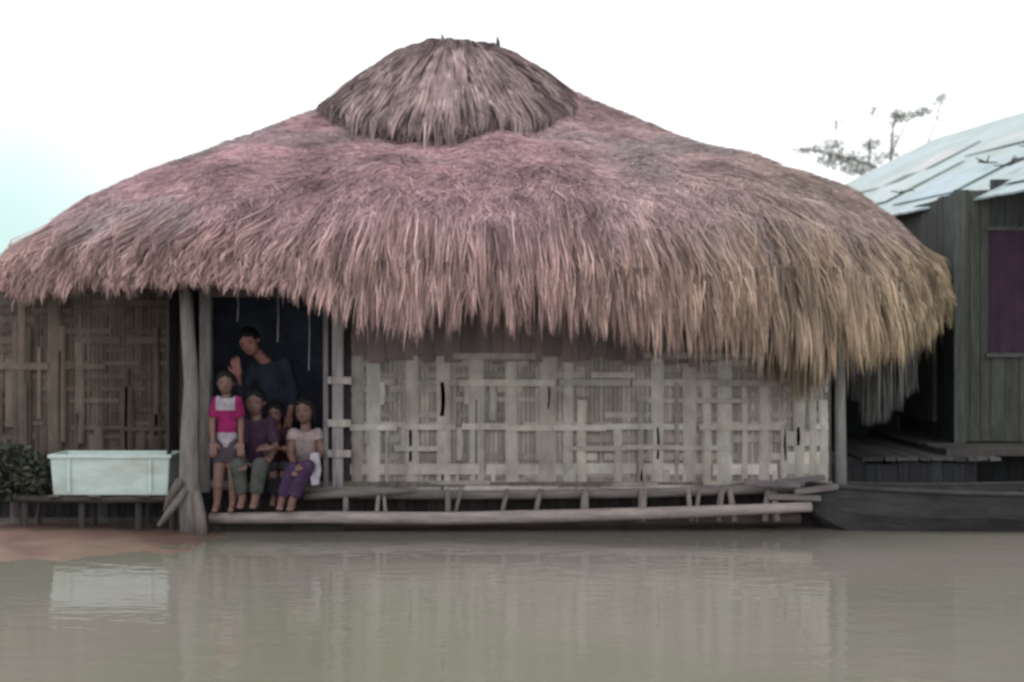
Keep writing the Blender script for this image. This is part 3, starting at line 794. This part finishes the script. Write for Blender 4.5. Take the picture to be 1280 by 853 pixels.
    ring_shell(b, [R_(hipM - up_t * .015 * k, .52 * sw + g, .40 * sw + g), R_(hipM + up_t * .08 * k, .50 * sw + g, .38 * sw + g), R_(hipM.lerp(shM, .45), .46 * sw + g, .35 * sw + g),
                   R_(hipM.lerp(shM, .78), .50 * sw + g, .35 * sw + g), R_(hipM.lerp(shM, .97), .50 * sw + g, .29 * sw + g), R_(shM + up_t * .035 * k, .27 * sw + g, .21 * sw + g)])
    for s in ('L', 'R'):
        e = J['sh' + s].lerp(J['el' + s], sleeve) if sleeve <= 1 else J['el' + s].lerp(J['wr' + s], sleeve - 1)
        ball(b, J['sh' + s], .056 * k, n=8)
        if sleeve <= 1: cone_shell(b, J['sh' + s], e, .056 * k, .055 * k)
        else: cone_shell(b, J['sh' + s], J['el' + s], .056 * k, .046 * k); ball(b, J['el' + s], .046 * k, n=8); cone_shell(b, J['el' + s], e, .046 * k, .040 * k)
    def sp(co, C):
        C[:, :3] = shirt
        if shirt_paint: shirt_paint(co, C, hipM, shM)
    finish(b, 'shirt', M['cloth'], root, .007, 2, sp)
    # trousers or skirt
    b = MB()
    if skirt:
        for ring in (0,):
            ring_shell(b, [(hipM + Vector((0, 0, .03)), sx * (.52 * sw), Vector((0, .13 * k, 0))), ((hipM + (J['knL'] + J['knR']) / 2) / 2 + Vector((0, 0, 0)), sx * (.62 * sw), Vector((0, .12, .06)) * k),
                           ((J['knL'] + J['knR']) / 2 + Vector((0, .01, -.03)), sx * (.66 * sw), Vector((0, .09, .07)) * k), ((J['knL'] + J['knR']) / 2 * (1 - skirt) + (J['ankL'] + J['ankR']) / 2 * skirt + Vector((0, .01, 0)), sx * (.68 * sw), Vector((0, .10, 0)) * k)])
        for s in ('L', 'R'): limb(b, [J['hip' + s], J['kn' + s]], [.088 * k, .064 * k])
    else:
        ring_shell(b, [R_(hipM - up_t * .06 * k, .40 * sw + g, .30 * sw + g), R_(hipM + up_t * .06 * k, .47 * sw + g, .35 * sw + g)])
        for s in ('L', 'R'):
            hip, kn, an = J['hip' + s], J['kn' + s], J['ank' + s]; ball(b, hip, .088 * k, n=8)
            if leg_cover <= 1: cone_shell(b, hip, hip.lerp(kn, leg_cover), .088 * k, .074 * k)
            else:
                cone_shell(b, hip, kn, .088 * k, .066 * k); ball(b, kn, .066 * k, n=8); cone_shell(b, kn, kn.lerp(an, leg_cover - 1), .066 * k, .056 * k)
    pn = 'skirt' if skirt else ('trousers' if leg_cover > 1 else 'shorts')
    finish(b, pn, M['cloth'], root, .007, 2, lambda co, C: None, base=pants)
    if extra: extra(root)
    return root

SK = (.165, .092, .078)
# 1 standing child in pink and white at the left jamb
Yk = -.22
J = dict(shL=P(272, 502, Yk), shR=P(296, 502, Yk), hipL=P(277, 557, Yk + .02), hipR=P(291, 557, Yk + .02),
         elL=P(265, 528, Yk - .02), elR=P(301, 528, Yk + .02), wrL=P(266, 552, Yk - .08), wrR=P(301, 552, Yk - .06),
         knL=P(273, 597, Yk - .03), knR=P(292, 597, Yk - .02), ankL=P(271, 630, Yk - .02), ankR=P(291, 630, Yk))
def pinkp(co, C, hip, sh):
    t = (co[:, 2] - hip.z) / (sh.z - hip.z)
    white = np.array([.32, .28, .32]); 
    C[:, :3] = np.where((t > .80)[:, None] & (np.abs(co[:, 0] - hip.x) < .075)[:, None], white, C[:, :3])
    C[:, :3] = np.where((t < .30)[:, None] & (np.abs(co[:, 0] - hip.x) < .09)[:, None], white, C[:, :3])
person('standing child in a pink and white top against the left door jamb', J, (P(282, 479, Yk), .185), SK, (.22, .018, .09), (.07, .055, .07), fwd=(.12, -1, -.05),
       k=.86, hair_len=.0, sleeve=.75, leg_cover=.55, shirt_paint=pinkp)
# 2 middle child, purple shirt, grey-green trousers
J = dict(shL=P(305, 530, .0), shR=P(337, 529, .0), hipL=P(310, 588, .12), hipR=P(332, 588, .12),
         elL=P(299, 560, -.05), elR=P(344, 559, -.02), wrL=P(305, 579, -.2), wrR=P(334, 578, -.2),
         knL=P(297, 582, -.28), knR=P(325, 582, -.28), ankL=P(303, 624, -.24), ankR=P(319, 624, -.26),
         pnL=Vector((0, 0, -1)), pnR=Vector((0, 0, -1)), hdL=Vector((.1, -1, -.1)), hdR=Vector((-.4, -1, -.1)))
person('seated child in a purple shirt and grey green trousers', J, (P(319, 503, -.02), .215), SK, (.055, .030, .055), (.072, .078, .070), fwd=(.0, -1, -.12),
       k=1.0, sleeve=.8, leg_cover=1.8)
# 3 dark maroon child tucked behind
J = dict(shL=P(333, 541, .14), shR=P(360, 540, .14), hipL=P(338, 590, .25), hipR=P(357, 590, .25),
         elL=P(331, 562, .06), elR=P(362, 562, .02), wrL=P(334, 570, -.1), wrR=P(340, 560, -.2),
         knL=P(340, 584, -.13), knR=P(357, 584, -.13), ankL=P(343, 622, -.12), ankR=P(354, 622, -.12),
         hdL=Vector((.2, -1, -.1)), hdR=Vector((-1, -.1, 0)), pnR=Vector((0, .6, -.8)))
person('child in dark maroon top squeezed between the purple shirt and the white blouse', J, (P(344, 517, .12), .19), tuple(v * .85 for v in SK), (.055, .022, .032), (.022, .022, .026), fwd=(-.1, -1, -.15),
       k=.86, hair_len=.1, sleeve=.55, skirt=.85)
# 4 girl in white blouse
J = dict(shL=P(367, 543, .0), shR=P(397, 543, .0), hipL=P(374, 589, .12), hipR=P(393, 589, .12),
         elL=P(363, 567, -.04), elR=P(402, 566, -.04), wrL=P(368, 582, -.2), wrR=P(386, 578, -.22),
         knL=P(366, 587, -.26), knR=P(384, 584, -.28), ankL=P(352, 626, -.26), ankR=P(365, 627, -.28),
         hdL=Vector((.3, -1, -.3)), hdR=Vector((-.6, -1, -.2)), pnL=Vector((0, 0, -1)), pnR=Vector((0, 0, -1)))
def whitecloth(root):
    q = MB()
    p = [P(388, 566, -.2), P(398, 566, -.2), P(401, 588, -.3), P(398, 607, -.32), P(389, 608, -.32), P(386, 590, -.3)]
    n = len(p); q.add([v for v in p] + [v + Vector((0, .05, .0)) for v in p], [tuple(range(n))[::-1], tuple(range(n, 2 * n))] + [(i, (i + 1) % n, (i + 1) % n + n, i + n) for i in range(n)])
    o = finish(q, 'blouse_tail', M['cloth'], root, .008, 5, None, base=(.34, .31, .35))
person('girl in white blouse and purple trousers seated at the right door jamb', J, (P(381, 514, -.02), .215), SK, (.30, .235, .235), (.060, .033, .072), fwd=(-.15, -1, -.05),
       k=.96, hair_len=.1, sleeve=.35, leg_cover=1.85, extra=whitecloth)
# 5 taller dark figure leaning inside
Yd = .55
J = dict(shL=P(317, 462, Yd), shR=P(356, 452, Yd), hipL=P(340, 520, Yd + .1), hipR=P(364, 518, Yd + .1),
         elL=P(304, 495, Yd - .05), elR=P(368, 490, Yd), wrL=P(298, 470, Yd - .16), wrR=P(362, 520, Yd - .1),
         knL=P(338, 560, Yd + .05), knR=P(364, 560, Yd + .08), ankL=P(336, 589, Yd + .1), ankR=P(364, 589, Yd + .1),
         hdL=Vector((-.2, -.2, 1)), pnL=Vector((0, 1, 0)))
person('taller person in dark blue clothes leaning out of the dark behind the children', J, (P(312, 428, Yd - .12), .235), (.36, .17, .15), (.034, .040, .058), (.02, .02, .028), fwd=(-.1, -1, -.3), up=(-.35, 0, 1),
       k=1.05, sleeve=1.6, leg_cover=1.9)

# ------------------------------------------------------------------ NEIGHBOUR HOUSE on the right
nb = thing('neighbour_house', (5.5, 3.5, 0), 'dark plank house on stilts with a pale blue patched sheet roof at the right edge', 'house')
E0, E1 = Vector((3.05, 8.6, 2.92)), Vector((4.84, -.6, 2.92))
sl_ = math.tan(R(27)); ax = (E1 - E0); 
def roofp(u, v):          # u along eave, v metres across
    p = E0 + ax * u; return p + Vector((v, v * .19, v * sl_))
q = MB(); NU, NV = 60, 6; W = 3.4
vs = []; 
for i in range(NU + 1):
    for j in range(NV + 1):
        u = i / NU; p = roofp(u, W * j / NV + (random.uniform(-.015, .015) if j == 0 else 0))
        p.z += 0.005 * math.sin(i * .35 + j * 1.7) ; vs.append(p)
n0 = len(vs); vs2 = vs + [v - Vector((0, 0, .02)) for v in vs]; fs = []
for i in range(NU):
    for j in range(NV):
        a = i * (NV + 1) + j; fs.append((a, a + NV + 1, a + NV + 2, a + 1)); fs.append((n0 + a, n0 + a + 1, n0 + a + NV + 2, n0 + a + NV + 1))
for i in range(NU):
    for j in (0, NV):
        a = i * (NV + 1) + j; fs.append((a, a + n0, a + n0 + NV + 1, a + NV + 1) if j == 0 else (a, a + NV + 1, a + n0 + NV + 1, a + n0))
for j in range(NV):
    for i in (0, NU):
        a = i * (NV + 1) + j; fs.append((a, a + 1, a + n0 + 1, a + n0) if i == 0 else (a, a + n0, a + n0 + 1, a + 1))
q.add(vs2, fs, (.27, .335, .355))
nroof = q.build('roof', M['tin'], nb)
# other slope
q = MB(); a, b_ = roofp(0, W), roofp(1, W); d = Vector((3.2, .6, -1.5))
q.add([a, b_, b_ + d, a + d, a - Vector((0, 0, .03)), b_ - Vector((0, 0, .03)), b_ + d - Vector((0, 0, .03)), a + d - Vector((0, 0, .03))],
      [(0, 1, 2, 3), (7, 6, 5, 4), (0, 4, 5, 1), (1, 5, 6, 2), (2, 6, 7, 3), (3, 7, 4, 0)], (.46, .58, .60)); q.build('roof', M['tin'], nb)
# sheet patches on the roof, lapped
for u, v, du, dv, c in ((.30, .5, .16, 1.0, (.30, .35, .36)), (.52, .3, .14, .9, (.26, .33, .37)), (.66, 1.0, .12, 1.0, (.26, .33, .31)), (.42, 1.7, .2, .9, (.31, .34, .335)), (.78, .2, .14, 1.1, (.28, .34, .365)), (.2, 1.2, .15, 1.1, (.33, .345, .34)), (.88, .9, .1, 1, (.30, .33, .32))):
    q = MB(); pts = []
    for uu, vv in ((u, v), (u + du, v), (u + du, v + dv), (u, v + dv)): pts.append(roofp(uu, vv) + Vector((-.002, 0, .012)))
    q.add(pts + [p + Vector((0, 0, .012)) for p in pts], [(3, 2, 1, 0), (4, 5, 6, 7), (0, 1, 5, 4), (1, 2, 6, 5), (2, 3, 7, 6), (3, 0, 4, 7)], c); q.build('roof_patch', M['tin'], nroof)
# fallen twigs on the roof
for u, v in ((.62, .9), (.68, 1.1), (.5, .5), (.36, .35), (.72, .6)):
    q = MB(); p = roofp(u, v) + Vector((0, 0, .08))
    for _ in range(5):
        e = Vector((random.uniform(-.2, .2), random.uniform(-.2, .2), random.uniform(-.02, .08))); q.tube([p, p + e], [.012, .006], (.12, .12, .1), 5)
    q.build('twigs', M['wood'], nroof)
XN, YN = 4.27, 1.6
def planks(name, a, b_, c, axis, n, va=.2, lab=None):
    q = MB(); a, b_ = Vector(a), Vector(b_)
    for i in range(n):
        u, v = a.copy(), b_.copy(); u[axis] = a[axis] + (b_[axis] - a[axis]) * i / n + .003; v[axis] = a[axis] + (b_[axis] - a[axis]) * (i + 1) / n - .003
        v.z += random.uniform(-.01, .01); q.box(u, v, cj(c, va), .002)
    o = q.build(name, M['wood'], nb)
    if lab: o['label'] = lab
    return o
planks('wall', (XN - .02, YN + .03, .6), (XN, 8.0, 2.98), (.06, .067, .066), 1, 34)
# front wall with a window opening
wx0, wx1, wz0, wz1 = X(1238, YN), X(1330, YN), Zf(440, YN), Zf(290, YN)
planks('wall', (XN, YN, .6), (wx0, YN + .03, 3.0), (.08, .082, .072), 0, 3, .05)
planks('wall', (wx0, YN, .6), (wx1, YN + .03, wz0), (.08, .082, .072), 0, 5, .05)
planks('wall', (wx0, YN, wz1), (wx1, YN + .03, 3.1), (.06, .066, .064), 0, 5, .1)
planks('wall', (wx1, YN, .6), (8.0, YN + .03, 3.2), (.15, .15, .13), 0, 18, .1)
planks('corner_board', (XN - .06, YN - .03, .5), (XN + .05, YN - .003, 3.0), (.075, .085, .08), 0, 1)
q = MB(); nn = 24; vs = []
for i in range(nn + 1):
    x = wx0 - .01 + (wx1 - wx0 + .02) * i / nn; yy = YN - .02 + .012 * math.sin(i * 1.3); vs += [(x, yy, wz0 - .01), (x, yy, wz1 + .01), (x, yy + .01, wz0 - .01), (x, yy + .01, wz1 + .01)]
q.add(vs, [(i * 4, i * 4 + 4, i * 4 + 5, i * 4 + 1) for i in range(nn)] + [(i * 4 + 2, i * 4 + 3, i * 4 + 7, i * 4 + 6) for i in range(nn)])
q.build('curtain', M['curtain'], nb)
for a, b_ in (((wx0 - .05, wz0 - .05), (wx1 + .05, wz0 - .012)), ((wx0 - .05, wz1 + .012), (wx1 + .05, wz1 + .05))):
    q = MB(); q.box((a[0], YN - .035, a[1]), (b_[0], YN - .004, b_[1]), (.09, .095, .085), .002); q.build('window_frame', M['woodh'], nb)
# shutter board on the side wall
q = MB(); q.box((XN - .06, 2.2, .75), (XN - .025, 3.5, 1.72), (.13, .125, .12), .004); q.box((XN - .1, 2.1, 1.70), (XN - .022, 3.6, 1.79), (.05, .05, .05), .003); q.build('door', M['wood'], nb)
planks('floor', (XN - .35, YN - .7, .52), (8.0, 8.0, .58), (.085, .08, .075), 1, 40)
for x, y in ((XN - .3, 1.0), (XN + 1.2, 1.0), (XN + 2.6, 1), (XN - .3, 3), (XN - .3, 5.4), (XN - .3, 7.8), (XN + 3.2, 4), (XN + 3.2, 7.6)):
    q = MB(); q.tube([(x, y, -.8), (x, y, .52)], .06, cj((.075, .07, .07)), 8, .06); q.build('stilt', M['wood'], nb)
for x, y in ((XN, YN + .01), (8.0, YN + .01), (4.95, -.45), (8.2, -.4)):
    q = MB(); q.tube([(x, y, .5 if y > 0 else -.8), (x, y, 2.9)], .045, (.09, .085, .08), 8, .05); q.build('post', M['wood'], nb)
planks('wall', (XN, 8.0, .6), (8.0, 8.03, 3.0), (.1, .1, .095), 0, 30)
planks('wall', (8.0, YN, .6), (8.03, 8.0, 3.0), (.1, .1, .095), 1, 40)
# near-black boards painting the shade under the floor
planks('shade_boards', (XN - .3, 1.35, -.3), (8.0, 1.38, .5), (.028, .029, .032), 0, 30)
planks('shade_boards', (XN - .32, 1.4, -.3), (XN - .3, 7.5, .5), (.028, .029, .032), 1, 40)

# low walkway of dark planks between the two houses
wk = thing('walkway', (3.7, 2.0, 0), 'dark low plank walkway between the two houses', 'walkway')
q = MB()
for i in range(12):
    x = X(1060, 1.2) + i * .105
    q.box((x, .75 + random.uniform(-.05, .05), .49), (x + .095, 3.4, .52), cj((.085, .085, .085), .35), .006)
q.build('deck', M['wood'], wk)
q = MB(); q.box((2.70, 3.5, .35), (4.24, 3.53, 1.5), (.030, .036, .038), .01); q.build('gap_cover', M['wood'], wk)  # dark board extended to shut out the bright gap between the houses
for x in (2.85, 3.85):
    for y in (.9, 3.2):
        q = MB(); q.tube([(x, y, -.8), (x, y, .49)], .045, (.06, .06, .06), 7, .05); q.build('leg', M['wood'], wk)
planksM = MB(); 
for i in range(14): planksM.box((2.75 + i * .1, .78, -.2), (2.845 + i * .1, .80, .485 + random.uniform(-.03, 0)), cj((.032, .033, .036), .2), .002)
planksM.build('shade_boards', M['wood'], wk)  # near-black boards painting the darkness under the deck

# dugout boat moored at the right
bt = thing('rowing_boat', (4.2, .1, 0), 'dark old wooden rowing boat moored in front of the neighbouring house', 'boat')
def hull():
    q = MB(); n = 26; L0, L1 = Vector((X(1005, -.1), -.1, 0)), Vector((6.6, .35, 0))
    rings = []
    for i in range(n + 1):
        t = i / n; c = L0.lerp(L1, t); wv = .40 * math.sin(min(1, t * 1.7 + .03) * math.pi / 2) ** .8 * (1 if t < .8 else math.cos((t - .8) / .2 * 1.35))
        wv = max(wv, .02); zt = .30 + .14 * (abs(t - .45) * 1.6) ** 2; kb = -.12 + .30 * max(0, (.15 - t) / .15) ** 2 + .3 * max(0, (t - .9) / .1) ** 2
        rr = []
        for k_, (fx, fz) in enumerate(((-1, 1), (-.96, .55), (-.7, .15), (0, 0), (.7, .15), (.96, .55), (1, 1), (.93, 1), (.88, .55), (.6, .2), (0, .08), (-.6, .2), (-.88, .55), (-.93, 1))):
            rr.append(Vector((c.x, c.y + fx * wv, kb + (zt - kb) * fz)))
        rings.append(rr)
    vs = [v for r_ in rings for v in r_]; m_ = 14
    fs = [(i * m_ + j, i * m_ + (j + 1) % m_, (i + 1) * m_ + (j + 1) % m_, (i + 1) * m_ + j) for i in range(n) for j in range(m_)]
    fs += [tuple(range(m_))[::-1], tuple(n * m_ + j for j in range(m_))]
    q.add(vs, fs); o = q.build('hull', M['hull'], bt)
    for s in (-1, 1):
        g_ = MB(); pts = [(r_[0] if s < 0 else r_[6]) + Vector((0, s * .008, .012)) for r_ in rings]; g_.tube(pts, .019, (.05, .048, .05), 7); g_.build('gunwale', M['woodh'], bt)
    for i in (7, 13, 19):
        r_ = rings[i]; g_ = MB(); g_.box((r_[0].x - .09, r_[0].y + .02, r_[0].z - .06), (r_[0].x + .09, r_[6].y - .02, r_[0].z - .035), cj((.05, .046, .045)), .003); g_.build('thwart', M['woodh'], bt)
hull()

# ------------------------------------------------------------------ sparse tree behind
tree = thing('tree', P(1110, 330, 15), 'thin sparse grey green tree showing above the gap between the two roofs', 'tree')
YT = 15
q = MB()
def br(pts, r0, r1):
    r0, r1 = r0 * .6, r1 * .7
    pts = [P(a, b_, YT + dy) for a, b_, dy in pts]; q.tube(pts, list(np.linspace(r0, r1, len(pts))), (.16, .15, .14), 6, .1)
q.tube([Vector((P(1112, 300, YT).x, YT, 0)), P(1113, 420, YT), P(1112, 300, YT), P(1111, 230, YT)], [.16, .14, .10, .07], n=8)
br([(1111, 235, 0), (1114, 190, .1), (1116, 160, .2), (1120, 138, .2)], .06, .012)
br([(1111, 225, 0), (1085, 205, -.2), (1050, 195, -.3), (1010, 188, -.4), (985, 186, -.4)], .05, .01)
br([(1113, 195, .1), (1135, 150, .4), (1160, 138, .5)], .03, .01)
br([(1112, 240, 0), (1150, 200, .5), (1172, 150, .6), (1176, 120, .6)], .04, .01)
br([(1085, 205, -.2), (1088, 170, 0), (1092, 138, .1)], .03, .008)
br([(1050, 195, -.3), (1044, 170, -.3), (1046, 152, -.3)], .022, .008)
br([(1100, 225, 0), (1070, 215, .2), (1040, 212, .3)], .03, .01)
q.build('trunk', M['bark'], tree)
lp = []
for px, py, rx, rz, nn in ((1010, 188, .28, .07, 90), (1040, 183, .35, .13, 190), (1055, 200, .5, .18, 420), (1078, 212, .45, .12, 300), (1088, 182, .2, .12, 130), (1108, 196, .35, .12, 150),
                         (1122, 146, .16, .16, 150), (1138, 145, .25, .08, 90), (1155, 140, .2, .07, 80), (1092, 140, .1, .12, 40), (1046, 156, .08, .12, 36), (1176, 125, .12, .12, 60), (1176, 150, .06, .2, 25), (1115, 175, .1, .3, 60), (1030, 200, .3, .1, 80)):
    lp.append(leaf_blob('l', P(px, py, YT), (rx * 1.1, .4, rz * 1.2), int(nn * 2.0), .028, [(.15, .19, .14), (.19, .20, .16), (.12, .15, .11)], None))
np_mesh('crown', *join(lp), M['leaf'], tree)

# ------------------------------------------------------------------ SETTING
def grid(name, x0, x1, y0, y1, nx, ny, zf, m, label=None):
    xs = np.linspace(x0, x1, nx); ys = np.linspace(y0, y1, ny); A, B = np.meshgrid(xs, ys)
    V = np.stack([A, B, zf(A, B)], -1).reshape(-1, 3); idx = np.arange(nx * ny).reshape(ny, nx)
    Fq = np.stack([idx[:-1, :-1], idx[:-1, 1:], idx[1:, 1:], idx[1:, :-1]], -1).reshape(-1, 4)
    o = np_mesh(name, V, Fq, np.full((len(V), 3), .2), m, None, True); o['kind'] = 'structure'; return o
def land(A, B):
    far = np.clip((B - 11) / 10, 0, 1); far = far * far * (3 - 2 * far)
    return -1.0 + far * 1.6 + .25 * (vnoise(A, B, .08, 5) - .5) + .3 * far * vnoise(A, B, .02, 6)
grid('ground', -400, 400, -60, 700, 161, 153, land, M['ground'])
def bank(A, B):
    # mud bank at the lower left, just breaking the surface
    cx_, cy_ = -4.9, -.75
    d = np.sqrt(((A - cx_) / 2.15) ** 2 + ((B - cy_) / 1.0) ** 2) + (vnoise(A, B, 1.6, 8) - .5) * .25 + (vnoise(A, B, 11, 18) - .5) * .06 + (vnoise(A, B, 5, 12) - .5) * .12
    return .010 + .06 * np.clip(1.0 - d, -1.5, .7) * 1.2 + .012 * (vnoise(A, B, 4, 10) - .5)
grid('mud_bank', -9.5, -2.2, -2.6, .6, 260, 150, bank, M['mud'])
q = MB(); q.add([(-400, -60, 0), (400, -60, 0), (400, 22, 0), (-400, 22, 0)], [(0, 1, 2, 3)]); w = q.build('water', M['water']); w['kind'] = 'structure'

# ------------------------------------------------------------------ light
SUN_EL, SUN_AZ = R(76), R(330)
world = bpy.data.worlds.new('World'); scene.world = world; world.use_nodes = True
N, L = world.node_tree.nodes, world.node_tree.links
bg = N['Background']; sky = N.new('ShaderNodeTexSky'); sky.sky_type = 'NISHITA'; sky.sun_disc = False
sky.sun_elevation = SUN_EL; sky.sun_rotation = SUN_AZ; sky.air_density = 1.0; sky.dust_density = 3.0
# overcast: a bright cloud layer over the clear sky, thinner low on the left
tc = N.new('ShaderNodeTexCoord')
nz = N.new('ShaderNodeTexNoise'); nz.inputs['Scale'].default_value = 1.6; nz.inputs['Detail'].default_value = 5
L.new(tc.outputs['Generated'], nz.inputs['Vector'])
mr = N.new('ShaderNodeMapRange'); mr.inputs['From Min'].default_value = .35; mr.inputs['From Max'].default_value = .65; mr.inputs['To Min'].default_value = .82; mr.inputs['To Max'].default_value = .97
L.new(nz.outputs['Fac'], mr.inputs['Value'])
mx = N.new('ShaderNodeMix'); mx.data_type = 'RGBA'
L.new(mr.outputs['Result'], mx.inputs[0]); L.new(sky.outputs['Color'], mx.inputs[6]); mx.inputs[7].default_value = (9.3, 9.4, 9.5, 1)
# pale cyan break in the cloud low on the left
dv = N.new('ShaderNodeVectorMath'); dv.operation = 'DISTANCE'; dv.inputs[1].default_value = (-.37, .93, .05)
L.new(tc.outputs['Generated'], dv.inputs[0])
m2 = N.new('ShaderNodeMapRange'); m2.interpolation_type = 'SMOOTHSTEP'; m2.inputs['From Min'].default_value = .02; m2.inputs['From Max'].default_value = .22
m2.inputs['To Min'].default_value = 1; m2.inputs['To Max'].default_value = 0
L.new(dv.outputs['Value'], m2.inputs['Value'])
mx2 = N.new('ShaderNodeMix'); mx2.data_type = 'RGBA'
L.new(m2.outputs['Result'], mx2.inputs[0]); L.new(mx.outputs[2], mx2.inputs[6]); mx2.inputs[7].default_value = (4.2, 5.6, 5.4, 1)
L.new(mx2.outputs[2], bg.inputs['Color']); bg.inputs['Strength'].default_value = 0.13
sd = bpy.data.lights.new('sun', 'SUN'); sd.energy = 1.3; sd.angle = R(25); sd.color = (1, .97, .93)
so = bpy.data.objects.new('sun', sd); col.objects.link(so)
# sun direction: azimuth measured like the sky texture's rotation
d = Vector((math.sin(SUN_AZ) * math.cos(SUN_EL), math.cos(SUN_AZ) * math.cos(SUN_EL), math.sin(SUN_EL)))
so.rotation_euler = d.to_track_quat('Z', 'Y').to_euler(); so.location = d * 30

cam_d = bpy.data.cameras.new('camera'); cam = bpy.data.objects.new('camera', cam_d); col.objects.link(cam); scene.camera = cam
cam.location = (0, CAM_Y, CAM_Z); cam.rotation_euler = (R(90), 0, 0)
cam_d.sensor_width = 36; cam_d.lens = F / 1280 * 36; cam_d.clip_end = 2000
cam_d.dof.use_dof = True; cam_d.dof.focus_distance = 4.6; cam_d.dof.aperture_fstop = 2.8

scene.view_settings.view_transform = 'Standard'; scene.view_settings.look = 'None'
scene.view_settings.exposure = 0.38; scene.view_settings.gamma = 1.0
scene.render.resolution_x, scene.render.resolution_y = 1024, 682
